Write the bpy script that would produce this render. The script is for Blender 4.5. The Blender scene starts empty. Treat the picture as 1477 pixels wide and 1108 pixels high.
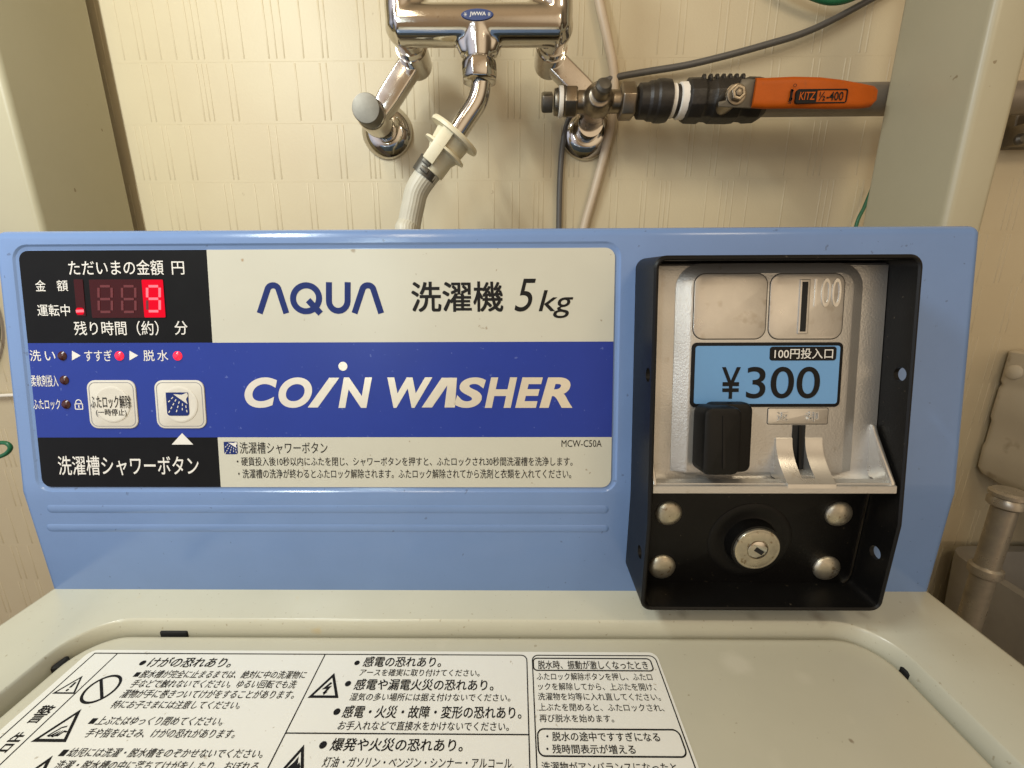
import bpy, bmesh, math, random
from mathutils import Vector as V, Matrix
random.seed(7)
R = math.radians
SC = bpy.context.scene
COL = SC.collection
# ------------------------------------------------------------------ camera
CAM = V((0.0186, -0.2153, 0.1827)); PITCH, YAW, ROLL = R(14.3317), R(-0.6133), R(-0.264)
FPX, IW, IH = 611.0, 1477.0, 1108.0
FWD = V((math.sin(YAW)*math.cos(PITCH), math.cos(YAW)*math.cos(PITCH), -math.sin(PITCH)))
_r = V((math.cos(YAW), -math.sin(YAW), 0)); _u = _r.cross(FWD)
RIGHT = _r*math.cos(ROLL) + _u*math.sin(ROLL); UP = -_r*math.sin(ROLL) + _u*math.cos(ROLL)
cam = bpy.data.cameras.new('camera'); cam.sensor_width = 36; cam.lens = 36*FPX/IW
cam.clip_start = 0.01; cam.clip_end = 50
co = bpy.data.objects.new('camera', cam); COL.objects.link(co)
co.matrix_world = Matrix(((RIGHT.x, UP.x, -FWD.x, CAM.x), (RIGHT.y, UP.y, -FWD.y, CAM.y), (RIGHT.z, UP.z, -FWD.z, CAM.z), (0, 0, 0, 1)))
SC.camera = co
# ------------------------------------------------------------------ world, lamps and added fill lights
W = bpy.data.worlds.new('World'); SC.world = W; W.use_nodes = True
wn = W.node_tree.nodes; wl = W.node_tree.links
bg = wn['Background']
tc = wn.new('ShaderNodeTexCoord'); sep = wn.new('ShaderNodeSeparateXYZ'); wl.new(tc.outputs['Generated'], sep.inputs[0])
ramp = wn.new('ShaderNodeValToRGB'); mr = wn.new('ShaderNodeMapRange')
mr.inputs['From Min'].default_value = -1; wl.new(sep.outputs['Z'], mr.inputs['Value']); wl.new(mr.outputs[0], ramp.inputs['Fac'])
el = ramp.color_ramp.elements
el[0].position = 0.0; el[0].color = (.020, .014, .008, 1)
el[1].position = 1.0; el[1].color = (.16, .125, .08, 1)
for p, c in ((.42, (.03, .021, .012, 1)), (.55, (.075, .055, .033, 1)), (.8, (.12, .092, .058, 1))):
    e = el.new(p); e.color = c
def glow(direction, lo, hi, col, prev):                      # a broad glow added to the world as fill from the unseen room
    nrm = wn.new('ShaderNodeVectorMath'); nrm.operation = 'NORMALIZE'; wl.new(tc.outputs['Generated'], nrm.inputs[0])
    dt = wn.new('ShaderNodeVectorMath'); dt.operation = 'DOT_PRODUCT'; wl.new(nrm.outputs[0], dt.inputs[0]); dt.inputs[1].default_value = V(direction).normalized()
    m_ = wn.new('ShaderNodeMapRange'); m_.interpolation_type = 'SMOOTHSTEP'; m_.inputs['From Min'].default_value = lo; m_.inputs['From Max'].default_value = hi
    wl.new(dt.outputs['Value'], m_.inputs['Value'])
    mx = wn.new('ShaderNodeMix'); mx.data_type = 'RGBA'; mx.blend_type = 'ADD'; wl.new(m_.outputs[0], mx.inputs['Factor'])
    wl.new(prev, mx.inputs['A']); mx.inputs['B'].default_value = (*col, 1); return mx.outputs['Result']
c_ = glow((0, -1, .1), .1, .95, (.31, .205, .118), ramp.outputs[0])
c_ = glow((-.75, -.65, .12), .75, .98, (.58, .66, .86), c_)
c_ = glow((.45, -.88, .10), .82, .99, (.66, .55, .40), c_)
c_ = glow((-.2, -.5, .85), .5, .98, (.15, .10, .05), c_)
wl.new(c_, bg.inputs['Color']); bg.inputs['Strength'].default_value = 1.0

def area(name, loc, target, sx, sy, power, col):
    l = bpy.data.lights.new(name, 'AREA'); l.shape = 'RECTANGLE'; l.size = sx; l.size_y = sy; l.energy = power; l.color = col
    o = bpy.data.objects.new(name, l); COL.objects.link(o); o.location = loc
    o.rotation_euler = (V(target)-V(loc)).to_track_quat('-Z', 'Y').to_euler()
    return o
area('ceiling_lamp', (-.34, -.80, 1.10), (-.32, .15, 0), .06, .60, 3.4, (1, .86, .62))
area('cool_left_light', (-.36, -.85, .45), (-.33, .1, .1), .06, .40, 1.3, (.84, 1, 1))  # cool light from the left front, its source unseen
area('wall_fill', (-.365, -.20, .60), (-.36, .20, .04), .04, .30, 3.4, (.93, 1, .98))  # added to brighten the left part of the wall, no real fixture
area('side_fill', (.43, -.36, .66), (.42, .29, .20), .14, .14, .75, (1, .84, .60))  # warm fill added for the right post and wall, not a real lamp
SC.view_settings.view_transform = 'Standard'; SC.view_settings.look = 'None'
SC.view_settings.exposure = 0.0; SC.view_settings.gamma = 1; SC.view_settings.use_curve_mapping = False
SC.render.engine = 'CYCLES'
SC.cycles.use_denoising = True; SC.cycles.max_bounces = 8
SC.cycles.sample_clamp_indirect = 4

# ------------------------------------------------------------------ planes and pixel helpers
ZK, HF, TILT = .0646, .1451, .1615
SB, CB = math.sin(TILT), math.cos(TILT)
YW = .29
class Plane:
    def __init__(s, o, a, b, n): s.o, s.a, s.b, s.n = V(o), V(a), V(b), V(n)
    def pt(s, a, b, h=0): return s.o + s.a*a + s.b*b + s.n*h
    def px(s, x, y):
        d = FWD + RIGHT*((x-IW/2)/FPX) - UP*((y-IH/2)/FPX)
        p = CAM + d*((s.o-CAM).dot(s.n)/d.dot(s.n)) - s.o
        return p.dot(s.a), p.dot(s.b)
    def P(s, x, y, h=0): return s.pt(*s.px(x, y), h)
    def bb(s, x0, y0, x1, y1):
        xm, ym = (x0+x1)/2, (y0+y1)/2
        return s.px(x0, ym)[0], s.px(xm, y1)[1], s.px(x1, ym)[0], s.px(xm, y0)[1]
def PU(h): return Plane((0, -h, ZK), (1, 0, 0), (0, SB, CB), (0, -CB, SB))       # leaning upper face, h nearer to us
def PL(h): return Plane((0, -h, 0), (1, 0, 0), (0, 0, 1), (0, -1, 0))            # upright lower face
def PY(y): return Plane((0, y, 0), (1, 0, 0), (0, 0, 1), (0, -1, 0))
def PZ(z): return Plane((0, 0, z), (1, 0, 0), (0, 1, 0), (0, 0, 1))
def yf(z): return max(0.0, (z-ZK)*math.tan(TILT))
def B(x, z, h): return V((x, yf(z)-h, z))
def uz(x, y, h):                                                                  # pixel -> x, z on coin box depth h
    p = PU(h).P(x, y)
    if p.z < ZK: p = PL(h).P(x, y)
    return p.x, p.z
def W_(x, y, yy): return PY(yy).P(x, y)
def mpp(y_depth_pt): return (y_depth_pt-CAM).dot(FWD)/FPX                         # metres per pixel at a point

# ------------------------------------------------------------------ materials
def mat(name, col, rough=.5, metal=0, var=.0, vscale=40, bump=0, bscale=300, rvar=0, spec=.5, coat=0, col2=None, spots=None, emit=None, es=0, stains=None):
    m = bpy.data.materials.new(name); m.use_nodes = True
    n, l = m.node_tree.nodes, m.node_tree.links
    b = n['Principled BSDF']
    b.inputs['Base Color'].default_value = (*col, 1); b.inputs['Roughness'].default_value = rough
    b.inputs['Metallic'].default_value = metal; b.inputs['Specular IOR Level'].default_value = spec
    b.inputs['Coat Weight'].default_value = coat; b.inputs['Coat Roughness'].default_value = .08
    t = n.new('ShaderNodeTexCoord')
    last = None
    if var or col2:
        nz = n.new('ShaderNodeTexNoise'); nz.inputs['Scale'].default_value = vscale; nz.inputs['Detail'].default_value = 6; nz.inputs['Roughness'].default_value = .6
        l.new(t.outputs['Object'], nz.inputs['Vector'])
        mx = n.new('ShaderNodeMix'); mx.data_type = 'RGBA'
        rr_ = n.new('ShaderNodeMapRange'); rr_.inputs['From Min'].default_value = .35; rr_.inputs['From Max'].default_value = .68
        l.new(nz.outputs['Fac'], rr_.inputs['Value']); l.new(rr_.outputs[0], mx.inputs['Factor'])
        c2 = col2 or tuple(c*(1-var) for c in col)
        mx.inputs['A'].default_value = (*col, 1); mx.inputs['B'].default_value = (*c2, 1)
        last = mx.outputs['Result']; l.new(last, b.inputs['Base Color'])
        if rvar:
            r2 = n.new('ShaderNodeMapRange'); r2.inputs['To Min'].default_value = rough-rvar; r2.inputs['To Max'].default_value = rough+rvar
            r2.inputs['From Min'].default_value = .3; r2.inputs['From Max'].default_value = .7
            l.new(nz.outputs['Fac'], r2.inputs['Value']); l.new(r2.outputs[0], b.inputs['Roughness'])
    for (sc_, thr, wid, sc3, amt) in (spots or ()):
        nz = n.new('ShaderNodeTexNoise'); nz.inputs['Scale'].default_value = sc_; nz.inputs['Detail'].default_value = 3
        mp = n.new('ShaderNodeMapping'); mp.inputs['Location'].default_value = (sc_*.13, 3.1, 1.7)
        l.new(t.outputs['Object'], mp.inputs['Vector']); l.new(mp.outputs[0], nz.inputs['Vector'])
        r3 = n.new('ShaderNodeMapRange'); r3.inputs['From Min'].default_value = thr; r3.inputs['From Max'].default_value = thr+wid
        r3.inputs['To Max'].default_value = amt
        l.new(nz.outputs['Fac'], r3.inputs['Value'])
        mx = n.new('ShaderNodeMix'); mx.data_type = 'RGBA'; l.new(r3.outputs[0], mx.inputs['Factor'])
        if last: l.new(last, mx.inputs['A'])
        else: mx.inputs['A'].default_value = (*col, 1)
        mx.inputs['B'].default_value = (*sc3, 1); last = mx.outputs['Result']; l.new(last, b.inputs['Base Color'])
    for (c_, r_, w_, sc3, amt) in (stains or ()):
        vm = n.new('ShaderNodeVectorMath'); vm.operation = 'DISTANCE'; l.new(t.outputs['Object'], vm.inputs[0]); vm.inputs[1].default_value = c_
        nz = n.new('ShaderNodeTexNoise'); nz.inputs['Scale'].default_value = 1.3/r_; nz.inputs['Detail'].default_value = 5; l.new(t.outputs['Object'], nz.inputs['Vector'])
        ad = n.new('ShaderNodeMath'); ad.operation = 'MULTIPLY_ADD'; l.new(nz.outputs['Fac'], ad.inputs[0]); ad.inputs[1].default_value = r_*.9; l.new(vm.outputs['Value'], ad.inputs[2])
        r3 = n.new('ShaderNodeMapRange'); r3.inputs['From Min'].default_value = r_*1.45; r3.inputs['From Max'].default_value = r_*1.45-w_
        r3.inputs['To Max'].default_value = amt; l.new(ad.outputs[0], r3.inputs['Value'])
        mx = n.new('ShaderNodeMix'); mx.data_type = 'RGBA'; l.new(r3.outputs[0], mx.inputs['Factor'])
        if last: l.new(last, mx.inputs['A'])
        else: mx.inputs['A'].default_value = (*col, 1)
        mx.inputs['B'].default_value = (*sc3, 1); last = mx.outputs['Result']; l.new(last, b.inputs['Base Color'])
    if bump:
        nb = n.new('ShaderNodeTexNoise'); nb.inputs['Scale'].default_value = bscale; nb.inputs['Detail'].default_value = 4
        l.new(t.outputs['Object'], nb.inputs['Vector'])
        bp = n.new('ShaderNodeBump'); bp.inputs['Strength'].default_value = 1; bp.inputs['Distance'].default_value = bump
        l.new(nb.outputs['Fac'], bp.inputs['Height']); l.new(bp.outputs[0], b.inputs['Normal'])
    if emit:
        b.inputs['Emission Color'].default_value = (*emit, 1); b.inputs['Emission Strength'].default_value = es
    return m
RUST = (.16, .085, .035)
M = dict(
    blue=mat('blue_plastic', (.155, .25, .47), .20, var=.05, vscale=25, bump=.00006, bscale=160, spec=.5, spots=[(260, .70, .03, (.07, .09, .14), .5)]),
    cream=mat('cream_enamel', (.535, .52, .415), .26, var=.05, vscale=18, bump=.00005, bscale=120, spots=[(420, .68, .05, (.28, .22, .13), .55), (70, .70, .10, (.55, .45, .26), .6)], stains=[(PZ(-.003).P(1255, 913), .004, .0025, (.33, .22, .10), .6), (PZ(0).P(1375, 925), .022, .02, (.42, .38, .28), .3), (PZ(0).P(985, 886), .004, .004, (.2, .16, .11), .4), (PZ(0).P(1085, 888), .005, .005, (.2, .16, .11), .35), (PZ(0).P(1180, 889), .0055, .005, (.2, .15, .11), .5), (PZ(0).P(1245, 886), .004, .004, (.2, .16, .11), .4)]),
    lid=mat('lid_enamel', (.545, .515, .40), .34, var=.06, vscale=14, bump=.00004, bscale=150, spots=[(300, .70, .04, (.30, .24, .15), .6), (60, .68, .10, (.64, .60, .48), .22)], stains=[(PZ(-.007).P(1062, 957), .0085, .005, (.70, .66, .54), .4), (PZ(-.007).P(1160, 978), .005, .004, (.68, .64, .52), .25), (PZ(-.007).P(1228, 1069), .0012, .0006, (.2, .14, .08), .7)]),
    film=mat('label_film', (.76, .745, .68), .38, var=.03, vscale=20, spots=[(350, .71, .03, (.35, .28, .18), .6)]),
    sticker=mat('white_film', (.51, .50, .42), .33, var=.03, vscale=30, spots=[(240, .72, .03, (.22, .15, .08), .6)], stains=[(PU(0).P(349, 375), .0012, .0008, (.33, .22, .11), .85), (PU(0).P(509, 361), .0016, .0008, (.25, .19, .11), .75)]),
    black=mat('black_film', (.006, .006, .006), .42, var=.2, vscale=60, spec=.12),
    navy=mat('blue_film', (.013, .035, .26), .36, spec=.3, var=.06, vscale=30, spots=[(420, .70, .03, (.10, .14, .40), .6)]),
    logo=mat('logo_blue_ink', (.011, .024, .13), .5, spec=.15),
    ink=mat('black_ink', (.009, .0085, .0085), .5, spec=.15),
    white=mat('white_ink', (.68, .66, .62), .4),
    silver=mat('silver_foil_ink', (.74, .69, .57), .32, metal=.6, var=.08, vscale=60),
    window=mat('dark_red_window', (.035, .003, .003), .2, spec=.2, emit=(1, .02, .02), es=.006),  # faint emission stands in for red spill from the lit digit
    segoff=mat('unlit_segment', (.10, .012, .012), .3, emit=(1, .05, .05), es=.015),  # given a faint red glow though off
    segon=mat('lit_segment', (.5, .06, .07), .5, spec=.1, emit=(1, .16, .20), es=1.15),
    glow=mat('red_bloom', (.06, .001, .002), .5, spec=.05, emit=(1, .0, .022), es=.85),
    ledoff=mat('unlit_led', (.045, .008, .007), .25),
    ledon=mat('lit_led', (.8, .02, .05), .2, emit=(1, .01, .05), es=.75),
    button=mat('button_plastic', (.60, .57, .50), .35, var=.04, vscale=50),
    greyline=mat('grey_ink', (.24, .24, .26), .4),
    frame=mat('black_powder_coat', (.0045, .0042, .0040), .42, spec=.22, var=.25, vscale=90, bump=.00006, bscale=900, spots=[(500, .72, .03, (.12, .10, .07), .5)]),
    zinc=mat('die_cast_zinc', (.55, .535, .505), .43, metal=.8, var=.07, vscale=35, rvar=.05, bump=.00016, bscale=1000, spots=[(160, .66, .08, (.34, .29, .22), .3)]),
    zincs=mat('brushed_zinc', (.64, .62, .58), .31, metal=.85, var=.10, vscale=60, rvar=.06, bump=.00003, bscale=1200, spots=[(110, .62, .10, (.36, .31, .23), .35)]),
    tag=mat('price_label_blue', (.125, .30, .56), .4, var=.04, vscale=60),
    knob=mat('black_knob', (.005, .0048, .0046), .45, spec=.25, var=.2, vscale=120, bump=.00005, bscale=500),
    rivet=mat('nickel_rivet', (.60, .55, .44), .36, metal=.9, var=.3, vscale=160, rvar=.12, spots=[(260, .60, .06, (.22, .15, .08), .7)]),
    chrome=mat('chrome', (.63, .60, .55), .10, metal=1, var=.10, vscale=60, rvar=.05, spots=[(500, .68, .05, (.30, .24, .16), .5)]),
    nickel=mat('dull_nickel', (.30, .255, .195), .36, metal=1, var=.22, vscale=90, rvar=.1, bump=.00006, bscale=600),
    capm=mat('dull_cap', (.13, .12, .10), .42, metal=.7, var=.2, vscale=120),
    wall=mat('wallpaper', (.56, .49, .335), .45, col2=(.525, .45, .305), vscale=7, bump=.00012, bscale=420, spec=.35, spots=[(90, .74, .03, (.25, .18, .10), .35), (7, .55, .3, (.52, .43, .29), .4)]),
    post=mat('cream_post_paint', (.42, .385, .265), .35, var=.05, vscale=12, bump=.00008, bscale=160, spots=[(90, .735, .02, (.2, .15, .08), .8)]),
    hose=mat('hose_plastic', (.55, .52, .42), .45, var=.08, vscale=60),
    cream2=mat('cream_plastic', (.72, .66, .47), .4, var=.08, vscale=80),
    washer=mat('fibre_washer', (.80, .76, .68), .6, var=.1, vscale=150),
    grey=mat('grey_cable', (.10, .095, .088), .42, var=.1, vscale=120),
    wcable=mat('pale_cable', (.56, .46, .34), .45, var=.06, vscale=100),
    blackr=mat('black_fitting', (.018, .015, .012), .45, var=.35, vscale=120, bump=.0004, bscale=260),
    orange=mat('orange_vinyl', (.42, .080, .003), .45, spec=.2, var=.12, vscale=60, bump=.0001, bscale=300, spots=[(130, .66, .06, (.30, .07, .01), .5)]),
    pipe=mat('grey_pipe', (.27, .235, .19), .38, metal=.35, var=.15, vscale=60),
    green=mat('green_vinyl', (.012, .13, .055), .4),
    steel=mat('stainless_bracket', (.30, .27, .22), .4, metal=1, var=.3, vscale=60),
    porc=mat('glazed_porcelain', (.58, .52, .40), .22, var=.12, vscale=12, spots=[(40, .62, .1, (.22, .16, .09), .5)]),
    drain=mat('dull_drain_metal', (.46, .42, .35), .35, metal=.6, var=.3, vscale=60, rvar=.15),
    tub=mat('grey_plastic', (.33, .31, .275), .5, var=.2, vscale=20),
    floor=mat('grey_floor', (.15, .13, .11), .6, var=.3, vscale=8),
    dark=mat('gap_shade', (.004, .004, .004), .8),  # black that paints the shade inside gaps, slots and holes
    emblem=mat('emblem_blue', (.02, .045, .16), .35),
)

# ------------------------------------------------------------------ mesh builder
class MB:
    def __init__(s): s.v, s.f = [], []
    def add(s, vs, fs):
        k = len(s.v); s.v += [V(p) for p in vs]; s.f += [tuple(i+k for i in f) for f in fs]; return s
    def loft(s, loops, cap0=True, cap1=True, closed=True):
        n = len(loops[0]); vs = [p for lp in loops for p in lp]; fs = []
        for i in range(len(loops)-1):
            for j in range(n if closed else n-1):
                a = i*n+j; b = i*n+(j+1) % n
                fs.append((a, b, b+n, a+n))
        if cap0: fs.append(tuple(range(n-1, -1, -1)))
        if cap1: fs.append(tuple(range((len(loops)-1)*n, len(loops)*n)))
        return s.add(vs, fs)
    def tube(s, pts, r, n=16, cap=True):
        pts = [V(p) for p in pts]; rs = r if isinstance(r, (list, tuple)) else [r]*len(pts)
        loops = []; nrm = None
        for i, p in enumerate(pts):
            t = ((pts[min(i+1, len(pts)-1)]-pts[max(i-1, 0)])).normalized()
            if nrm is None:
                nrm = t.orthogonal().normalized()
            nrm = (nrm - t*nrm.dot(t)).normalized(); bn = t.cross(nrm)
            loops.append([p + (nrm*math.cos(2*math.pi*k/n) + bn*math.sin(2*math.pi*k/n))*rs[i] for k in range(n)])
        return s.loft(loops, cap, cap)
    def lathe(s, o, ax, prof, n=32, phase=0):                # prof: (distance along axis, radius)
        o, ax = V(o), V(ax).normalized(); e1 = ax.orthogonal().normalized(); e2 = ax.cross(e1)
        loops = [[o + ax*t + (e1*math.cos(2*math.pi*k/n+phase) + e2*math.sin(2*math.pi*k/n+phase))*max(r, 1e-5) for k in range(n)] for t, r in prof]
        return s.loft(loops)
    def box(s, c, sx, sy, sz, ax=None):
        c = V(c); X, Y, Z = ax or (V((1, 0, 0)), V((0, 1, 0)), V((0, 0, 1)))
        vs = [c + X*(i*sx/2) + Y*(j*sy/2) + Z*(k*sz/2) for i in (-1, 1) for j in (-1, 1) for k in (-1, 1)]
        return s.add(vs, [(0, 1, 3, 2), (4, 6, 7, 5), (0, 4, 5, 1), (2, 3, 7, 6), (0, 2, 6, 4), (1, 5, 7, 3)])
    def build(s, name, m, parent=None, sharp=38, bevel=0, seg=3, mods=None):
        me = bpy.data.meshes.new(name); me.from_pydata(s.v, [], s.f)
        bm = bmesh.new(); bm.from_mesh(me)
        bmesh.ops.recalc_face_normals(bm, faces=bm.faces)
        bm.to_mesh(me); bm.free()
        o = bpy.data.objects.new(name, me); COL.objects.link(o)
        if bevel:
            md = o.modifiers.new('b', 'BEVEL'); md.width = bevel; md.segments = seg; md.limit_method = 'ANGLE'; md.angle_limit = R(30)
        if mods: mods(o)
        if bevel or mods:
            dg = bpy.context.evaluated_depsgraph_get()
            nm = bpy.data.meshes.new_from_object(o.evaluated_get(dg)); o.modifiers.clear(); o.data = nm; nm.name = name
        finish(o, m, parent, sharp)
        return o
def finish(o, m, parent, sharp=38):
    me = o.data
    bm = bmesh.new(); bm.from_mesh(me)
    for f in bm.faces: f.smooth = True
    for e in bm.edges:
        e.smooth = not (len(e.link_faces) != 2 or e.calc_face_angle(0) > R(sharp))
    bm.to_mesh(me); bm.free()
    me.materials.clear(); me.materials.append(m)
    if parent: adopt(o, parent)
def adopt(o, parent):
    o.parent = parent
    bpy.context.view_layer.update()
    o.matrix_parent_inverse = parent.matrix_world.inverted()
def thing(name, label, cat, loc, group=None):
    o = bpy.data.objects.new(name, None); COL.objects.link(o); o.location = loc; o.empty_display_size = .02
    tag(o, label, cat, group); bpy.context.view_layer.update(); return o
def tag(o, label, cat, group=None):
    o['label'] = label; o['category'] = cat
    if group: o['group'] = group
def rrect(a0, b0, a1, b1, r, seg=6, ks=1):
    if not isinstance(r, (list, tuple)): r = (r,)*4           # order: BR, TR, TL, BL
    cs = [(a1, b0, -1, 1, -90), (a1, b1, -1, -1, 0), (a0, b1, 1, -1, 90), (a0, b0, 1, 1, 180)]
    out = []
    for i, (cx, cy, sx, sy, an) in enumerate(cs):
        q = max(r[i], 1e-5); ox, oy = cx+sx*q, cy+sy*q
        arc = [(ox+q*math.cos(R(an+90*k/seg)), oy+q*math.sin(R(an+90*k/seg))) for k in range(seg+1)]
        if out and ks > 1:
            p, n_ = out[-1], arc[0]
            out += [(p[0]+(n_[0]-p[0])*k/ks, p[1]+(n_[1]-p[1])*k/ks) for k in range(1, ks)]
        out += arc
    if ks > 1:
        p, n_ = out[-1], out[0]
        out += [(p[0]+(n_[0]-p[0])*k/ks, p[1]+(n_[1]-p[1])*k/ks) for k in range(1, ks)]
    return out
def slab(mb, pl, box, r, h0, h1, bev=0, seg=6, off=0):
    a0, b0, a1, b1 = box; a0 -= off; b0 -= off; a1 += off; b1 += off
    L = lambda i, h: [pl.pt(a, b, h) for a, b in rrect(a0+i, b0+i, a1-i, b1-i, [max(q-i, 1e-4) for q in (r if isinstance(r, (list, tuple)) else (r,)*4)], seg)]
    if bev: lo = [L(0, h0), L(0, h1-bev), L(bev*.3, h1-bev*.3), L(bev, h1)]
    else: lo = [L(0, h0), L(0, h1)]
    return mb.loft(lo)
def ring(mb, pl, box, r, w, h0, h1):
    a0, b0, a1, b1 = box
    L = lambda i, h: [pl.pt(a, b, h) for a, b in rrect(a0+i, b0+i, a1-i, b1-i, max(r-i, 1e-4), 8)]
    return mb.loft([L(0, h0), L(0, h1), L(w, h1), L(w, h0)], False, False)
def disc(mb, pl, c, r, h0, h1, n=24):
    return mb.loft([[pl.pt(c[0]+r*math.cos(2*math.pi*k/n), c[1]+r*math.sin(2*math.pi*k/n), h) for k in range(n)] for h in (h0, h1)])
def poly(mb, pl, pts, h0, h1):
    return mb.loft([[pl.pt(a, b, h) for a, b in pts] for h in (h0, h1)])
def stroke(mb, pl, pts, w, h0, h1, closed=False):
    pts = [V((p[0], p[1])) for p in pts]; n = len(pts); Lf, Rt = [], []
    for i, p in enumerate(pts):
        if closed: d0, d1 = (p-pts[i-1]).normalized(), (pts[(i+1) % n]-p).normalized()
        else:
            d0 = (p-pts[i-1]).normalized() if i else (pts[1]-p).normalized()
            d1 = (pts[i+1]-p).normalized() if i < n-1 else d0
        t = (d0+d1); t = t.normalized() if t.length > 1e-6 else d0
        nn = V((-t.y, t.x)); k = 1/max(.45, nn.dot(V((-d0.y, d0.x))))
        Lf.append(p+nn*(w/2*k)); Rt.append(p-nn*(w/2*k))
    loops = [[pl.pt(*a, h0), pl.pt(*a, h1), pl.pt(*b, h1), pl.pt(*b, h0)] for a, b in zip(Lf, Rt)]
    if closed: loops.append(loops[0])
    return mb.loft(loops, not closed, not closed)
FC = bpy.data.curves.new('lettering', 'FONT'); FO = bpy.data.objects.new('lettering', FC); COL.objects.link(FO)
def latin(s): return all(ord(c) < 0x250 for c in s)
def text(mb, pl, s, box, h, bold=0, shear=0, px=True, depth=0, space=1):
    thick = bold >= .0095 and not latin(s)
    FC.body = s; FC.offset = 0 if thick else bold; FC.shear = shear; FC.resolution_u = 3 if len(s) > 4 else 8; FC.extrude = depth; FC.space_character = space
    dg = bpy.context.evaluated_depsgraph_get(); dg.update()
    oe = FO.evaluated_get(dg); me = oe.to_mesh()
    xs = [v.co.x for v in me.vertices]; ys = [v.co.y for v in me.vertices]
    x0, x1, y0, y1 = min(xs), max(xs), min(ys), max(ys)
    a0, b0, a1, b1 = pl.bb(*box) if px else box
    k_x = bold*.75 if thick else 0
    sx, sy = (a1-a0-2*k_x*(a1-a0)/(x1-x0))/(x1-x0), (b1-b0-2*k_x*(b1-b0)/(y1-y0))/(y1-y0)
    fs = [tuple(p.vertices) for p in me.polygons]
    for n_, (ux, uy) in enumerate(((-1, -1), (1, -1), (1, 1), (-1, 1), (0, 0)) if thick else ((0, 0),)):   # heavier weight: the glyph printed a hair apart
        dx_, dy_ = k_x*(1+ux)*(a1-a0)/(x1-x0), k_x*(1+uy)*(b1-b0)/(y1-y0)
        mb.add([pl.pt(a0+(v.co.x-x0)*sx+dx_, b0+(v.co.y-y0)*sy+dy_, h+v.co.z+n_*3e-6) for v in me.vertices], fs)
    oe.to_mesh_clear()
    return mb
def curve(pts, n=10):                                         # Catmull-Rom through points
    P = [V(p) for p in pts]; P = [P[0]*2-P[1]] + P + [P[-1]*2-P[-2]]; out = []
    for i in range(1, len(P)-2):
        for k in range(n):
            t = k/n; p0, p1, p2, p3 = P[i-1:i+3]
            out.append(.5*((2*p1)+(p2-p0)*t+(2*p0-5*p1+4*p2-p3)*t*t+(3*p1-p0-3*p2+p3)*t**3))
    return out + [P[-2]]
def remesh(vox, it=6):
    def f(o):
        r = o.modifiers.new('r', 'REMESH'); r.mode = 'VOXEL'; r.voxel_size = vox
        s = o.modifiers.new('s', 'SMOOTH'); s.iterations = it; s.factor = .5
    return f

# ================================================================== setting: wall and floor
FLOOR = -.88
wb = MB(); wx0, wx1, wz0, wz1 = -1.6, 1.6, FLOOR, 1.1
wb.add([(wx0, YW, wz0), (wx1, YW, wz0), (wx1, YW, wz1), (wx0, YW, wz1), (wx0, YW+.1, wz0), (wx1, YW+.1, wz0), (wx1, YW+.1, wz1), (wx0, YW+.1, wz1)],
       [(0, 1, 2, 3), (4, 7, 6, 5), (0, 4, 5, 1), (3, 2, 6, 7), (0, 3, 7, 4), (1, 5, 6, 2)])
zb = [PY(YW).px(500, y)[1] for y in (88, 179, 262)]
step = (zb[0]-zb[2])/2
z = zb[2]-step*14
while z < .75:
    x = wx0+.5+random.random()*.02
    while x < 1.25:
        k = random.choice((1, 1, 2, 2, 2, 3)); g = random.choice((.0052, .0065, .008))
        for j in range(k):
            xx = x+j*g
            w, hh = random.uniform(.0009, .0012), .00034
            za, zc = z+.0022, z+step-.001
            wb.add([(xx-w, YW+.0002, za), (xx-w*.5, YW-hh, za+.001), (xx+w*.5, YW-hh, za+.001), (xx+w, YW+.0002, za),
                    (xx-w, YW+.0002, zc), (xx-w*.5, YW-hh, zc-.001), (xx+w*.5, YW-hh, zc-.001), (xx+w, YW+.0002, zc)],
                   [(0, 1, 5, 4), (1, 2, 6, 5), (2, 3, 7, 6), (0, 3, 2, 1), (4, 5, 6, 7)])
        x += (k-1)*g + random.choice((.016, .02, .026, .034, .04))
    # the hair-thin step where one band of the embossing ends and the next begins
    wb.add([(wx0, YW+.0002, z-.0006), (wx1, YW+.0002, z-.0006), (wx1, YW-.0001, z+.0001), (wx0, YW-.0001, z+.0001), (wx1, YW+.0002, z+.0006), (wx0, YW+.0002, z+.0006)], [(0, 1, 2, 3), (3, 2, 4, 5)])
    z += step
wall = wb.build('wall', M['wall']); wall['kind'] = 'structure'
fl = MB().add([(-1.6, -1.6, FLOOR), (1.6, -1.6, FLOOR), (1.6, YW+.1, FLOOR), (-1.6, YW+.1, FLOOR)], [(0, 1, 2, 3)]).build('floor', M['floor']); fl['kind'] = 'structure'

# ================================================================== coin washer
XL, XR = -.265, .265
ws = thing('coin_washer', 'pale blue and cream coin washing machine with red digital display and black coin box', 'washing machine', (0, -.16, FLOOR))
# --- cabinet
cb_ = MB()
cb_.loft([[V((a, b, zz)) for a, b in rrect(XL+i, -.44+i, XR-i, .10-i, .012, 5)] for zz, i in ((FLOOR+.02, .006), (-.03, .006))])
cb_.build('cabinet', M['cream'], ws)
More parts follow.
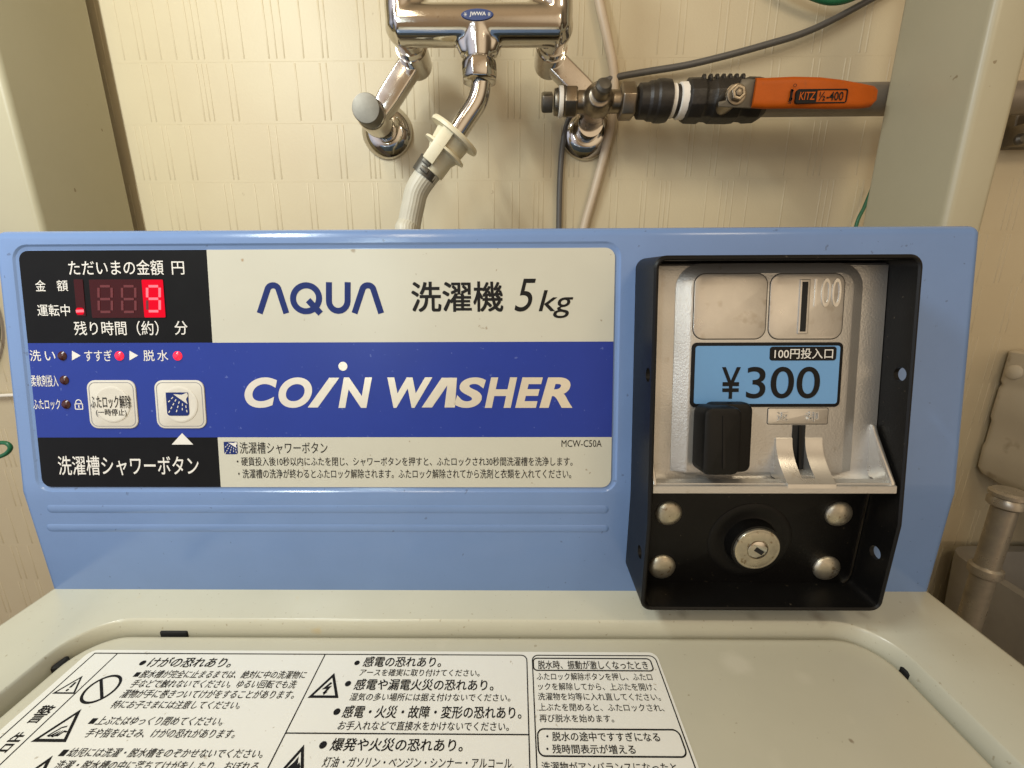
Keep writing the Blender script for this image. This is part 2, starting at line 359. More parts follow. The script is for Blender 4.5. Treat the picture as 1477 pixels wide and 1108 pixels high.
# --- deck with rounded opening for the lid
LZ = -.007
lidx0 = PZ(LZ).px(57, 983)[0]; lidx1 = PZ(LZ).px(1360, 1028)[0]; lidy1 = PZ(LZ).px(700, 917.5)[1]
lidy0 = -.40
dy = PZ(0).px(700, 893)[1]
dx0 = PZ(0).px(45, 950)[0]; dx1 = PZ(0).px(1338, 972)[0]
op = (lidx0-.0022, lidy0-.002, lidx1+.0022, lidy1+.0022)
RC = .023
def lp(e0, e1, eb, et, r, zz): return [V((a, b, zz)) for a, b in rrect(e0, eb, e1, et, r, 12, 6)]
out_ = [V((a, b, 0)) for a, b in rrect(XL+.004, -.436, XR-.004, .098, .012, 12, 6)]
loops = [[V((a, b, -.032)) for a, b in rrect(XL, -.44, XR, .102, .014, 12, 6)],
         [V((a, b, -.004)) for a, b in rrect(XL, -.44, XR, .102, .014, 12, 6)],
         [V((a, b, -.001)) for a, b in rrect(XL+.0015, -.4385, XR-.0015, .1005, .013, 12, 6)], out_]
wlip = dy-(lidy1+.0022)
for t in (0, .12, .3, .5, .7, .85, .95, 1.0):                # quarter-round lip
    an = t*math.pi/2; inset = wlip*math.sin(an); zz = -.0125*(1-math.cos(an))
    e = wlip-inset
    loops.append(lp(op[0]-e, op[2]+e, op[1]-e, op[3]+e, RC+e, zz))
loops.append(lp(op[0], op[2], op[1], op[3], RC, -.020))
MB().loft(loops, False, False).build('top_deck', M['cream'], ws, sharp=50)
MB().loft([lp(op[0]-.004, op[2]+.004, op[1]-.004, op[3]+.004, RC, zz) for zz in (-.0205, -.026)]).build('lid_gap_shade', M['dark'], ws)  # black sheet under the lid, painting the shade in the gap
# --- lid
lid = MB(); lr = RC-.002
def ll(i, zz): return lp(lidx0+i, lidx1-i, lidy0+i, lidy1-i, lr-i, zz)
lid.loft([ll(0, -.019), ll(0, LZ-.0025), ll(.0004, LZ-.0012), ll(.0012, LZ-.0004), ll(.003, LZ)])
lid.build('lid', M['lid'], ws, sharp=50)
# hinge notches and latch slot: black solids standing in for shaded recesses
PD = PZ(-.0035)
for sx_, c in ((1, (1305, 963)), (-1, (92, 952))):
    p = PZ(-.006).P(*c)
    MB().lathe((p.x+sx_*.0034, p.y, -.0145), (0, 0, 1), [(0, .0043), (.0068, .0040), (.0077, .0032)], 20).build('hinge_notch', M['dark'], ws)
pa, pb = PZ(-.006).P(226, 913), PZ(-.006).P(266, 913)
MB().box(((pa.x+pb.x)/2, lidy1+.0034, -.0098), pb.x-pa.x, .0040, .0062).build('latch_slot', M['dark'], ws, bevel=.0008)

# --- housing of the control panel
prof = [(0, -.015), (0, ZK), (SB*HF, ZK+CB*HF), (.10, ZK+CB*HF-.006), (.10, -.015)]
hb = MB().loft([[V((x, a, b)) for a, b in prof] for x in (XL, XR)])
P0 = PU(0)
sa0, sb0, sa1, sb1 = -.2508, .0031, .0714, .1342
cut = MB(); L_ = lambda i, h: [P0.pt(a, b, h) for a, b in rrect(sa0-i, sb0-i, sa1+i, sb1+i, .0052+i, 8)]
cut.loft([L_(.0042, .0010), L_(.0032, .0), L_(.0022, -.0007), L_(.0006, -.0011)])
cme = cut.build('cutter', M['blue'])
def hm(o):
    md = o.modifiers.new('o', 'BOOLEAN'); md.operation = 'DIFFERENCE'; md.object = cme; md.solver = 'EXACT'
def hm0(o):
    b = o.modifiers.new('b', 'BEVEL'); b.width = .0052; b.segments = 8; b.limit_method = 'ANGLE'; b.angle_limit = R(5)
    hm(o)
hous = hb.build('panel_housing', M['blue'], ws, sharp=14, mods=hm0)
bpy.data.objects.remove(cme)
rb = MB(); Pl0 = PL(0)                                        # two long moulded ribs
for (y0, y1) in ((727, 742), (755, 769)):
    a0, b0, a1, b1 = Pl0.bb(66, y0, 880, y1)
    w = (b1-b0)/2; lo = []
    for i, h in ((0, -.0004), (w*.3, .00012), (w*.6, .00028), (w*.85, .00034)):
        lo.append([Pl0.pt(a, b, h) for a, b in rrect(a0+i, b0+i, a1-i, b1-i, w-i-1e-5, 8)])
    rb.loft(lo)
rb.build('moulded_rib', M['blue'], hous, sharp=60)

# --- panel sticker: four printed fields
S0, SH = -.0012, -.0004
def fieldbox(x0, y0, x1, y1):
    a0, b0, a1, b1 = P0.bb(x0, y0, x1, y1); return [a0, b0, a1, b1]
vb1 = P0.px(600, 493.5)[1]; vb0 = P0.px(600, 631)[1]
us = P0.px(301.5, 428)[0]; us2 = P0.px(315.5, 667)[0]
rS = .0052
sticker = slab(MB(), P0, (us, vb1, sa1, sb1), (0, rS, 0, 0), S0, SH).build('panel_sticker', M['sticker'], ws)
slab(MB(), P0, (us2, sb0, sa1, vb0), (rS, 0, 0, 0), S0, SH).build('white_field', M['sticker'], sticker)
slab(MB(), P0, (sa0, vb1, us, sb1), (0, 0, rS, 0), S0, SH).build('black_field', M['black'], sticker)
slab(MB(), P0, (sa0, sb0, us2, vb0), (0, 0, 0, rS), S0, SH).build('black_field', M['black'], sticker)
slab(MB(), P0, (sa0, vb0, sa1, vb1), 0, S0, SH).build('blue_field', M['navy'], sticker)
TH = SH+.00012
tA, tB, tC = MB(), MB(), MB()
for s, x0, y0, x1, y1, bo in (('ただいまの金額', 98, 375, 235, 397, .004), ('円', 247, 377, 265, 396, .004), ('金', 50, 404, 65, 420, .004), ('額', 81, 404, 97, 420, .004),
                          ('運転中', 53, 439, 100, 456, .004), ('残り時間（約）', 106, 463, 228, 484, .004), ('分', 251, 463, 270, 483, .004),
                          ('洗', 42, 505, 58, 521, .004), ('い', 64, 507, 79, 520, .004), ('すすぎ', 121, 505, 161, 521, .004), ('脱', 206, 505, 222, 521, .004), ('水', 226, 505, 242, 521, .004),
                          ('柔軟剤投入', 44, 541, 83, 558, .006), ('ふたロック', 47, 576, 86, 591, .008), ('洗濯槽シャワーボタン', 83, 658, 286, 686, .006)):
    text(tA if y1 < 490 else tB if y1 < 600 else tC, P0, s, (x0, y0, x1, y1), TH, bo)
for x in (103, 186): poly(tB, P0, [P0.px(x, 506), P0.px(x+12.5, 513), P0.px(x, 520)], TH-.0001, TH)
poly(tC, P0, [P0.px(247, 641.5), P0.px(278, 641.5), P0.px(262, 625)], TH-.0001, TH)
# small padlock symbol
a0, b0, a1, b1 = P0.bb(107, 582, 119, 591)
ring(tB, P0, (a0, b0, a1, b1), .0006, .0005, TH-.0001, TH)
c = ((a0+a1)/2, b1); stroke(tB, P0, [(c[0]+.0016*math.cos(R(q)), c[1]+.0018*math.sin(R(q))+.0002) for q in range(0, 181, 20)], .0005, TH-.0001, TH)
stroke(tB, P0, [(c[0], b0+.0010), (c[0], b1-.0009)], .0006, TH-.0001, TH)
tA.build('display_lettering', M['white'], sticker); tB.build('lamp_lettering', M['white'], sticker); tC.build('button_lettering', M['white'], sticker)
tk = MB()
for s, x0, y0, x1, y1, bo in (('洗濯槽シャワーボタン', 345, 638, 472, 655, .002), ('・硬貨投入後10秒以内にふたを閉じ、シャワーボタンを押すと、ふたロックされ30秒間洗濯槽を洗浄します。', 341, 659.5, 826, 672.5, .004),
                          ('・洗濯槽の洗浄が終わるとふたロック解除されます。ふたロック解除されてから洗剤と衣類を入れてください。', 343, 677, 824, 690.5, .004), ('MCW-C50A', 810, 635, 868, 645, .0),
                          ):
    text(tk, P0, s, (x0, y0, x1, y1), TH, bo)
tk.build('black_lettering', M['ink'], sticker)
tk = text(MB(), P0, '洗濯機', (593, 406, 726, 450), TH, .018)
text(tk, P0, '5', (742, 402, 773, 449.5), TH, .0, .28); text(tk, P0, 'kg', (777, 418.5, 827, 459), TH, .004, .22)
tk.build('title_lettering', M['ink'], sticker)
# AQUA logo
lg = MB(); q = lambda x, y: P0.px(x, y); k_ = (P0.px(500, 430)[0]-P0.px(499, 430)[0])
lw = 8.6*k_
def lam(x0, x1, y0, y1):
    xm = (x0+x1)/2; w = 7.5
    pts = [q(x0, y1), q(xm-w, y0+9)] + [q(xm+w*math.cos(R(t)), y0+4.5-0*t+ -6*math.sin(R(t))+6) for t in range(155, 24, -20)] + [q(xm+w, y0+9), q(x1, y1)]
    stroke(lg, P0, pts, lw, TH-.0001, TH)
lam(374, 412.5, 407, 452); lam(511, 549.5, 407, 452)
cx, cy = 441, 430.3
stroke(lg, P0, [q(cx+18.8*math.cos(R(t)), cy-18.8*math.sin(R(t))) for t in range(0, 360, 10)], lw, TH-.0001, TH, True)
stroke(lg, P0, [q(444, 433), q(462, 452.3)], lw*1.05, TH-.0001, TH+.00004)
stroke(lg, P0, [q(474, 407), q(474, 433)] + [q(487.5+13.5*math.cos(R(t)), 434+14.5*math.sin(R(t))) for t in range(180, -1, -18)] + [q(501, 433), q(501, 407)], lw, TH-.0001, TH)
lg.build('maker_logo', M['logo'], sticker)
# COIN WASHER
cw = MB()
for s, x0, x1 in (('C', 352, 400), ('O', 401, 450), ('N', 487, 537), ('W', 559, 624), ('S', 655, 701), ('H', 699, 746), ('E', 743, 783), ('R', 778, 826)):
    text(cw, P0, s, (x0, 544.5, x1, 588.5), TH, .040, .22)
poly(cw, P0, [q(344, 588), q(374, 588), q(388, 568), q(450, 545), q(418, 545), q(385, 556)][:0] or [q(443.5, 588), q(458, 588), q(489, 545), q(474.5, 545)], TH-.0001, TH)
poly(cw, P0, [q(608, 588), q(623, 588), q(645, 556), q(641, 588), q(656, 588), q(659, 545), q(637, 545)], TH-.0001, TH)
disc(cw, P0, q(494.3, 528.5), 6.6*k_, TH-.0001, TH)
cw.build('silver_lettering', M['silver'], sticker)
# shower pictogram (small one on the sheet)
def shower(pl, x0, y0, x1, y1, h, par, name, inkm, holem):
    a0, b0, a1, b1 = pl.bb(x0, y0, x1, y1); w = a1-a0; g = b1-b0
    m1 = MB(); slab(m1, pl, (a0, b0, a1, b1), (w*.14, 0, 0, w*.14), h-.0001, h); o = m1.build(name, inkm, par)
    m2 = MB(); f = lambda u, v: (a0+u*w, b0+v*g); hh = h+.00010
    poly(m2, pl, [f(.34, .93), f(.95, .50), f(.90, .72), f(1.0, .86), f(.96, .99), f(.72, .90)], hh-.0001, hh)
    for i in range(5):
        s0 = f(.36+.125*i, .84-.085*i); ang = R(225+13*i)
        for j in range(4):
            d0 = .06+.2*j; ds = .11
            p0 = (s0[0]+math.cos(ang)*d0*w, s0[1]+math.sin(ang)*d0*w); p1 = (s0[0]+math.cos(ang)*(d0+ds)*w, s0[1]+math.sin(ang)*(d0+ds)*w)
            if p1[0] > a0+.03*w and p1[1] > b0+.05*g: stroke(m2, pl, [p0, p1], w*.042, hh-.0001, hh)
    return o, m2, holem
o_, m2, _ = shower(P0, 322.5, 637.5, 342, 655.5, TH, sticker, 'shower_pictogram', M['logo'], None)
m2.build('shower_spray', M['white'], sticker)

# --- display
DH = SH+.00025
disp = slab(MB(), P0, P0.bb(130, 403, 237, 458.5), .0006, SH-.0002, DH).build('display_window', M['window'], ws)
slab(MB(), P0, P0.bb(206, 403.5, 236.5, 458), .0006, SH, DH+.00008).build('digit_bloom', M['glow'], disp)  # glowing red slab painted as the bloom around the lit digit
slab(MB(), P0, P0.bb(108, 403, 121, 456), .0004, SH-.0002, DH).build('status_strip', M['window'], disp)
slab(MB(), P0, P0.bb(109.5, 444, 120.5, 454), .0012, SH-.0002, DH+.00008).build('dash_bloom', M['glow'], disp)  # red bloom around the lit dash, as a glowing slab
stroke(MB(), P0, [P0.px(109.5, 449), P0.px(120.5, 448.5)], .0014, DH-.0001, DH+.00016).build('lit_dash', M['segon'], disp)
def digit(x0, y0, x1, y1, lit, name):
    a0, b0, a1, b1 = P0.bb(x0, y0, x1, y1); m = (b0+b1)/2; on, off = MB(), MB(); sl = (b1-b0)*.07
    sh = lambda a, b: (a+(b-b0)/(b1-b0)*sl, b)
    segs = dict(a=[(a0, b1), (a1, b1)], g=[(a0, m), (a1, m)], d=[(a0, b0), (a1, b0)], f=[(a0, m), (a0, b1)], b=[(a1, m), (a1, b1)], e=[(a0, b0), (a0, m)], c=[(a1, b0), (a1, m)])
    for k, (p, r_) in segs.items():
        e = .12; p_ = (p[0]+(r_[0]-p[0])*e, p[1]+(r_[1]-p[1])*e); q_ = (r_[0]-(r_[0]-p[0])*e, r_[1]-(r_[1]-p[1])*e)
        stroke(on if k in lit else off, P0, [sh(*p_), sh(*q_)], .0013, DH, DH+.00016)
    if off.v: off.build(name, M['segoff'], disp)
    if on.v: on.build('lit_digit', M['segon'], disp)
digit(141, 413, 160, 450, '', 'unlit_digit'); digit(175, 413, 194, 450, '', 'unlit_digit'); digit(211, 413, 229, 449, 'abcdfg', 'unlit_segment')
# --- indicator lamps
for x, y, on in ((89, 513.5, 0), (171.5, 513.5, 1), (255.5, 513.5, 1), (92, 548.5, 0), (94.5, 583.5, 0)):
    c = P0.px(x, y); r_ = 6.8*k_
    o = MB().lathe(P0.pt(*c, SH-.0003), P0.n, [(0, r_), (.0005, r_), (.0012, r_*.75), (.0016, r_*.35), (.0017, 0)], 20).build('indicator_lamp', M['ledon' if on else 'ledoff'], ws)
    if on: o['label'] = 'lit red indicator lamp'
    else: o['label'] = 'unlit dark red indicator lamp'
# --- two push buttons
for i, (x0, y0, x1, y1) in enumerate(((127.5, 548.5, 197.5, 618), (224.5, 548.5, 296, 618))):
    bx = P0.bb(x0, y0, x1, y1)
    bt = slab(MB(), P0, bx, .0046, SH-.0003, SH+.0006, .0003).build('push_button', M['button'], ws)
    bt['label'] = 'lid unlock button with black lettering' if i == 0 else 'shower button with blue shower symbol'
    g = .0011; ring(MB(), P0, (bx[0]+g, bx[1]+g, bx[2]-g, bx[3]-g), .0036, .00035, SH+.0005, SH+.00068).build('button_outline', M['greyline'], bt)
    c = ((bx[0]+bx[2])/2, (bx[1]+bx[3])/2)
    MB().lathe(P0.pt(*c, SH+.0004), P0.n, [(0, .0102), (.0004, .0100), (.0006, .0094), (.0006, .0088), (.0005, .0080)], 40).build('button_dome', M['button'], bt)
    if i == 0:
        t_ = MB(); text(t_, P0, 'ふたロック解除', (132, 570, 190, 589), SH+.00108, .006); text(t_, P0, '(一時停止)', (140, 589.5, 184, 601), SH+.00108, .004)
        t_.build('button_lettering', M['ink'], bt)
    else:
        o_, m2, _ = shower(P0, 241.5, 566, 273.5, 599.5, SH+.00108, bt, 'shower_symbol', M['logo'], None); m2.build('shower_spray', M['button'], bt)

# --- warning label on the lid
PLd = PZ(LZ); fh = .00025
lf = MB(); cnr = [PLd.px(*p) for p in ((143, 938), (939, 939.5))]
tl, tr = cnr
xl_ = lidx0+.020
lab = MB().loft([[V((a, b, LZ+h)) for a, b in rrect(tl[0]-.004, -.36, PLd.px(953, 960)[0], tl[1], .004, 6)] for h in (-.0004, fh)]).build('warning_label', M['film'], ws)
T2 = fh+.00015; PT = PLd
lk = MB()
Q = PLd.px
def line(p0, p1, w=.0005): stroke(lk, PLd, [Q(*p0), Q(*p1)], w, T2-.0001, T2)
ytop = Q(450, 944.5)[1]; yend = -.30
ax0 = Q(137, 943)[0]; ax1 = Q(169, 944)[0]; ax2 = Q(469, 945)[0]; ax3 = Q(760, 957)[0]; axr = Q(768, 957)[0]; axr2 = Q(947, 955)[0]
for x in (ax0, ax1, ax2): stroke(lk, PLd, [(x, ytop), (x, yend)], .0005, T2-.0001, T2)
stroke(lk, PLd, [(ax0-.00025, ytop), (ax3-.003, ytop)] + [(ax3-.003+.003*math.sin(R(t)), ytop-.003+.003*math.cos(R(t))) for t in range(15, 91, 15)] + [(ax3, yend)], .0005, T2-.0001, T2)
ym_ = Q(580, 1059.5)[1]; stroke(lk, PLd, [(ax2, ym_), (ax3, ym_)], .0005, T2-.0001, T2)
stroke(lk, PLd, [(axr, yend), (axr, ytop-.003)] + [(axr+.003-.003*math.cos(R(t)), ytop-.003+.003*math.sin(R(t))) for t in range(15, 91, 15)]
       + [(axr2-.003+.003*math.sin(R(t)), ytop-.003+.003*math.cos(R(t))) for t in range(0, 91, 15)] + [(axr2, yend)], .0005, T2-.0001, T2)
for (x0, y0, x1, y1, r_) in ((768.5, 950, 941, 969, .0022), (775, 1052, 986, 1093.5, .003)):
    ring(lk, PLd, PLd.bb(x0, y0, x1, y1), r_, .0006, T2-.0001, T2)
for x, y in ((198, 973.8), (134.5, 1041), (92, 1087)): c_ = Q(x, y); stroke(lk, PLd, [(c_[0]-.0012, c_[1]), (c_[0]+.0012, c_[1])], .0024, T2-.0001, T2)
def dot(x, y, r_): disc(lk, PLd, Q(x, y), r_, T2-.0001, T2, 20)
dot(206, 957, .0014); dot(515, 957, .0013); dot(502, 987, .0014); dot(486, 1027.5, .0015); dot(466, 1075.5, .0015)
for s, x0, y0, x1, y1, bo in (
        ('けがの恐れあり。', 216, 949, 336, 963.5, .014), ('脱水槽が完全に止まるまでは、絶対に中の洗濯物に', 204, 968, 442, 979.5, .006), ('手などで触れないでください。ゆるい回転でも洗', 190, 981.5, 428, 993.5, .006),
        ('濯物が手に巻きついてけがをすることがあります。', 176, 996, 426, 1008.5, .006), ('特にお子さまには注意してください。', 162, 1011.5, 348, 1023.5, .006),
        ('上ぶたはゆっくり閉めてください。', 141, 1034.5, 323, 1047.5, .006), ('手や指をはさみ、けがの恐れがあります。', 125, 1052, 341, 1065.5, .006),
        ('幼児には洗濯・脱水槽をのぞかせないでください。', 99, 1080.5, 381, 1094, .006), ('洗濯・脱水槽の中に落ちてけがをしたり、おぼれる', 80, 1098.5, 373, 1112.5, .006),
        ('感電の恐れあり。', 525, 948, 637, 963, .014), ('アースを確実に取り付けてください。', 519, 966, 692, 976.5, .006), ('感電や漏電火災の恐れあり。', 512, 980.5, 712, 997, .014),
        ('湿気の多い場所には据え付けないでください。', 505, 1001, 736, 1012.5, .006), ('感電・火災・故障・変形の恐れあり。', 495, 1019, 752, 1037.5, .014),
        ('お手入れなどで直接水をかけないでください。', 488, 1041.5, 734, 1055, .006), ('爆発や火災の恐れあり。', 478, 1066, 668, 1085, .014), ('灯油・ガソリン・ベンジン・シンナー・アルコール', 466, 1093.5, 738, 1109, .006),
        ('脱水時、振動が激しくなったとき', 776, 954, 934, 966.5, .010), ('ふたロック解除ボタンを押し、ふたロ', 774, 971.5, 940, 982.5, .004), ('ックを解除してから、上ぶたを開け、', 776, 986, 945, 997, .004),
        ('洗濯物を均等に入れ直してください。', 776, 1000.5, 952, 1011.5, .004), ('上ぶたを閉めると、ふたロックされ、', 777, 1016, 957, 1027, .004), ('再び脱水を始めます。', 778, 1031.5, 885, 1043, .004),
        ('・脱水の途中ですすぎになる', 788, 1057, 951, 1070.5, .010), ('・残時間表示が増える', 788, 1075, 916, 1088.5, .010), ('洗濯物がアンバランスになったと', 781, 1100.5, 976, 1115, .006)):
    text(lk, PLd, s, (x0, y0, x1, y1), T2, bo)
# the tall heading in the left strip
def quadtext(s, tl_, tr_, bl_, bo):
    a0 = Q(*bl_)[0]; a1 = Q(*tr_)[0]; b1 = Q(*tl_)[1]; b0 = Q(*bl_)[1]
    text(lk, PLd, s, (a0, b0, a1, b1), T2, bo, px=False)
quadtext('警', (58, 1018), (84, 1018), (35, 1044), .012); quadtext('告', (28, 1057), (38, 1061), (-8, 1087), .012)
def tri(x0, yb, x1, ya, w):
    a0, b0 = Q(x0, yb); a1 = Q(x1, yb)[0]; b1 = Q(x1, ya)[1]; r_ = w
    stroke(lk, PLd, [(a0+r_/2, b0+r_/2), (a1-r_/2, b0+r_/2), ((a0+a1)/2, b1)], w, T2-.0001, T2, True)
    return a0, b0, a1, b1
a0, b0, a1, b1 = tri(76, 1001.5, 107, 977.5, .0007); c = (a0+a1)/2; g = b1-b0
stroke(lk, PLd, [(c, b0+g*.68), (c, b0+g*.36)], .0010, T2-.0001, T2); disc(lk, PLd, (c, b0+g*.22), .0006, T2-.0001, T2, 12)
a0, b0, a1, b1 = tri(46, 1071, 94, 1027.5, .0012); w, g = a1-a0, b1-b0
f = lambda u, v: (a0+u*w, b0+v*g)
stroke(lk, PLd, [f(.60, .50), f(.48, .46), f(.36, .30), f(.30, .2), f(.36, .18), f(.5, .33), f(.42, .19), f(.48, .17), f(.58, .33), f(.54, .2), f(.6, .2), f(.66, .34), f(.76, .32)], .0006, T2-.0001, T2)
a0, b0, a1, b1 = tri(445, 1007.5, 487, 975, .0012); w, g = a1-a0, b1-b0
stroke(lk, PLd, [f(.56, .66), f(.40, .42), f(.55, .46), f(.46, .2)], .0011, T2-.0001, T2)
poly(lk, PLd, [f(.40, .24), f(.56, .26), f(.47, .12)], T2-.0001, T2)
a0, b0, a1, b1 = tri(398, 1122, 437, 1080, .0012); w, g = a1-a0, b1-b0
poly(lk, PLd, [f(.3, .12), f(.7, .12), f(.74, .35), f(.62, .5), f(.6, .4), f(.5, .7), f(.42, .5), f(.36, .42), f(.26, .3)], T2-.0001, T2)
tri(8, 1140, 50, 1096, .0012)
c0, c1 = Q(121, 996), Q(169, 996); cc = ((c0[0]+c1[0])/2, Q(145, 994.5)[1]); rr_ = (c1[0]-c0[0])*.43
stroke(lk, PLd, [(cc[0]+rr_*math.cos(R(t)), cc[1]+rr_*math.sin(R(t))) for t in range(0, 360, 12)], .0011, T2-.0001, T2, True)
stroke(lk, PLd, [(cc[0]-rr_*.66, cc[1]+rr_*.66), (cc[0]+rr_*.66, cc[1]-rr_*.66)], .0011, T2-.0001, T2+.00003)
lk.build('warning_lettering', M['ink'], lab)

# ================================================================== coin box
HR = .032
bxl = P0.px(912, 600)[0]; bxr = PU(HR).px(1316, 600)[0]
bzt = uz(1130, 367.5, HR)[1]; bzb = uz(1090, 882.5, HR)[1]; TK = .0022
def fl_(i, h): return [B(a, b, h) for a, b in rrect(bxl+i, bzb+i, bxr-i, bzt-i, max(.0058-i, .0022), 6, 30)]
sl = MB().loft([fl_(0, -.003), fl_(0, HR-.0009), fl_(.0009, HR), fl_(TK-.0007, HR), fl_(TK, HR-.0007), fl_(TK, .002)], True, True)
hc = MB()
for (px_, py_) in ((1298, 540), (1262, 797)):
    xi, zi = bxr-TK, None
    d = FWD + RIGHT*((px_-IW/2)/FPX) - UP*((py_-IH/2)/FPX); p = CAM + d*((xi-CAM.x)/d.x)
    hc.lathe((bxl-.02, p.y, p.z), (1, 0, 0), [(0, .0034), (bxr-bxl+.04, .0034)], 24)
hco = hc.build('cutter', M['frame'])
def cm(o):
    md = o.modifiers.new('o', 'BOOLEAN'); md.operation = 'DIFFERENCE'; md.object = hco; md.solver = 'EXACT'
frm = sl.build('coin_box_frame', M['frame'], ws, sharp=32, mods=cm)
bpy.data.objects.remove(hco)
# --- die-cast plate with a shelf
H1 = .0155; pxr = bxr-TK-.0003; pxl = bxl+TK+.0004
zt_ = bzt-TK-.0012; z1 = uz(1100, 674, H1)[1]; zs = uz(1100, 701, .031)[1]
pr = [(zt_, .006), (zt_, H1-.001), (zt_-.001, H1)]
pr += [(zt_+(z1-zt_)*k/12, H1) for k in range(1, 12)]
for t in range(0, 91, 15):
    an = R(t); pr.append((z1-.0065*math.sin(an), H1+.0065*(1-math.cos(an))))
zb_ = pr[-1][0]
pr += [(zs+.0006, .0295), (zs, .0302), (zs-.0004, .0308), (zs-.0038, .0308), (zs-.0042, .030), (zs-.0042, .006)]
plt = MB().loft([[B(x, a, h) for a, h in pr] for x in (pxl, bxr-TK-.0004)])
# trim the upper plate at its right-hand edge: the plate proper is narrower than its shelf
plt = MB()
pr_u = [p for p in pr[:-6]]
lip = pr[-6:]
upper = pr_u + [(zs+.0006, .0295), (zs-.003, .0295), (zs-.003, .006)]
cxr = PU(.031).px(1294, 706)[0]
plt.loft([[B(x, a, h) for a, h in upper] for x in (pxl, cxr)])
plt.loft([[B(x, a, h) for a, h in [(zt_, .006), (zt_, H1-.001), (zt_-.001, H1), (zs-.002, H1), (zs-.002, .006)]] for x in (cxr-.0001, pxr)])
lipx1 = PU(.031).px(1295, 706)[0]
lipp = [(zs+.0002, .024), (zs, .0302), (zs-.0004, .0308), (zs-.0037, .0308), (zs-.0042, .0302), (zs-.0042, .024)]
plt.loft([[B(x, a, h) for a, h in lipp] for x in (pxl, cxr)])
plate = plt.build('coin_plate', M['zinc'], ws, sharp=40)
# raised middle field
PM = PU(H1); H2 = .0190
ra0, _, ra1, _ = PM.bb(972, 500, 1238, 500.1); rv1 = PM.px(1110, 380)[1]; rv0 = PM.px(1110, 676)[1]-.001
def rf(i, h, r_): return [PM.pt(a, b, h) for a, b in rrect(ra0+i, rv0, ra1-i, rv1-i*.75, (1e-4, r_, r_, 1e-4), 8)]
e_ = (H2-H1)
rmid = MB().loft([rf(0, -.001, .012), rf(0, .0003, .012), rf(.0062, e_-.0004, .0075), rf(.0072, e_, .0070)]).build('raised_field', M['zinc'], plate, sharp=24)
PR = PU(H2)
def cell(x0, y0, x1, y1, name):
    bx = PR.bb(x0, y0, x1, y1)
    o = slab(MB(), PR, bx, .0052, -.0003, .00045, .0004).build(name, M['zincs'], plate)
    ring(MB(), PR, (bx[0]-.00035, bx[1]-.00035, bx[2]+.00035, bx[3]+.00035), .0055, .0005, -.0003, .00008).build('groove_shade', M['blackr'], plate)  # dark ring painted for the shade in a stamped groove
    return o
cell(1000.5, 395, 1105, 489, 'blank_cell'); cell(1109.5, 395, 1216, 489, 'slot_cell')
bx = PR.bb(1150.5, 403, 1166, 482)
slab(MB(), PR, bx, .0003, .0002, .0011, .0006).build('slot_surround', M['zincs'], plate)
slab(MB(), PR, PR.bb(1153.5, 407, 1161.5, 478.5), .0002, .0004, .0013).build('coin_slot', M['dark'], plate)
em = MB(); text(em, PR, '100', (1174, 402, 1212, 443), .00055, -.006, depth=.00016); em.build('embossed_number', M['zincs'], plate)
bx = PR.bb(1107, 589, 1193.5, 611.5); slab(MB(), PR, bx, .0008, -.0003, .0004, .0003).build('return_plate', M['zincs'], plate); ring(MB(), PR, (bx[0]-.0003, bx[1]-.0003, bx[2]+.0003, bx[3]+.0003), .0010, .0004, -.0003, .00008).build('groove_shade', M['blackr'], plate)
em = MB(); text(em, PR, '返', (1120, 593.5, 1136, 607.5), .0007, .003, depth=.00035); text(em, PR, '却', (1162, 593.5, 1179, 607.5), .0007, .003, depth=.00035); em.build('embossed_lettering', M['zinc'], plate)
# price label
bx = PR.bb(996, 494, 1212.5, 587); pl_ = slab(MB(), PR, bx, .0026, -.0003, .0008, .0003).build('price_label', M['ink'], ws)
g = .0017; slab(MB(), PR, (bx[0]+g, bx[1]+g, bx[2]-g, bx[3]-g), .0013, .0004, .00095).build('blue_field', M['tag'], pl_)
slab(MB(), PR, PR.bb(1108.5, 500, 1204, 520), .0014, .0005, .00110).build('black_field', M['ink'], pl_)
t_ = MB(); text(t_, PR, '100円投入口', (1115, 502.5, 1199, 517.5), .00125, .006); t_.build('white_lettering', M['white'], pl_)
t_ = MB(); text(t_, PR, '¥', (1039, 529.5, 1066, 575), .00112, .010); text(t_, PR, '300', (1075, 529, 1180.5, 574.5), .00112, .005); t_.build('price_lettering', M['ink'], pl_)
# return chute: two curved cheeks either side of a slot
zc0 = uz(1150, 631, H2)[1]; zc1 = uz(1165, 699, .031)[1]; hA, hB = H2+.0006, .0309
ca0 = PU(H2).px(1117.5, 650)[0]; ca1 = PU(H2).px(1184, 650)[0]; cs0 = PU(H2).px(1141.5, 640)[0]; cs1 = PU(H2).px(1160, 640)[0]
def cprof(z_end):
    out = [(zc0, .012), (zc0, hA-.0004), (zc0-.0004, hA)]
    for k in range(1, 15):
        t = k/14; zz = zc0+(zc1-zc0)*t
        if zz < z_end: break
        out.append((zz, hA+(hB-hA)*t**2.2))
    return out
full = cprof(zc1-1) + [(zc1-.002, hB), (zc1-.002, .012)]
ch = MB()
for xa, xb in ((ca0, cs0), (cs1, ca1)): ch.loft([[B(x, a, h) for a, h in full] for x in (xa, xb)])
def chute_y(t):
    p = B((cs0+cs1)/2, zc0+(zc1-zc0)*t, hA+(hB-hA)*t**2.2)-CAM
    return IH/2-FPX*p.dot(UP)/p.dot(FWD)
tz_ = next(k/100 for k in range(30, 100) if chute_y(k/100) > 688)
cz = zc0+(zc1-zc0)*tz_
br = [(cz, .012)] + [(zc0+(zc1-zc0)*(tz_+(1-tz_)*k/5), hA+(hB-hA)*(tz_+(1-tz_)*k/5)**2.2) for k in range(6)] + [(zc1-.002, hB), (zc1-.002, .012)]
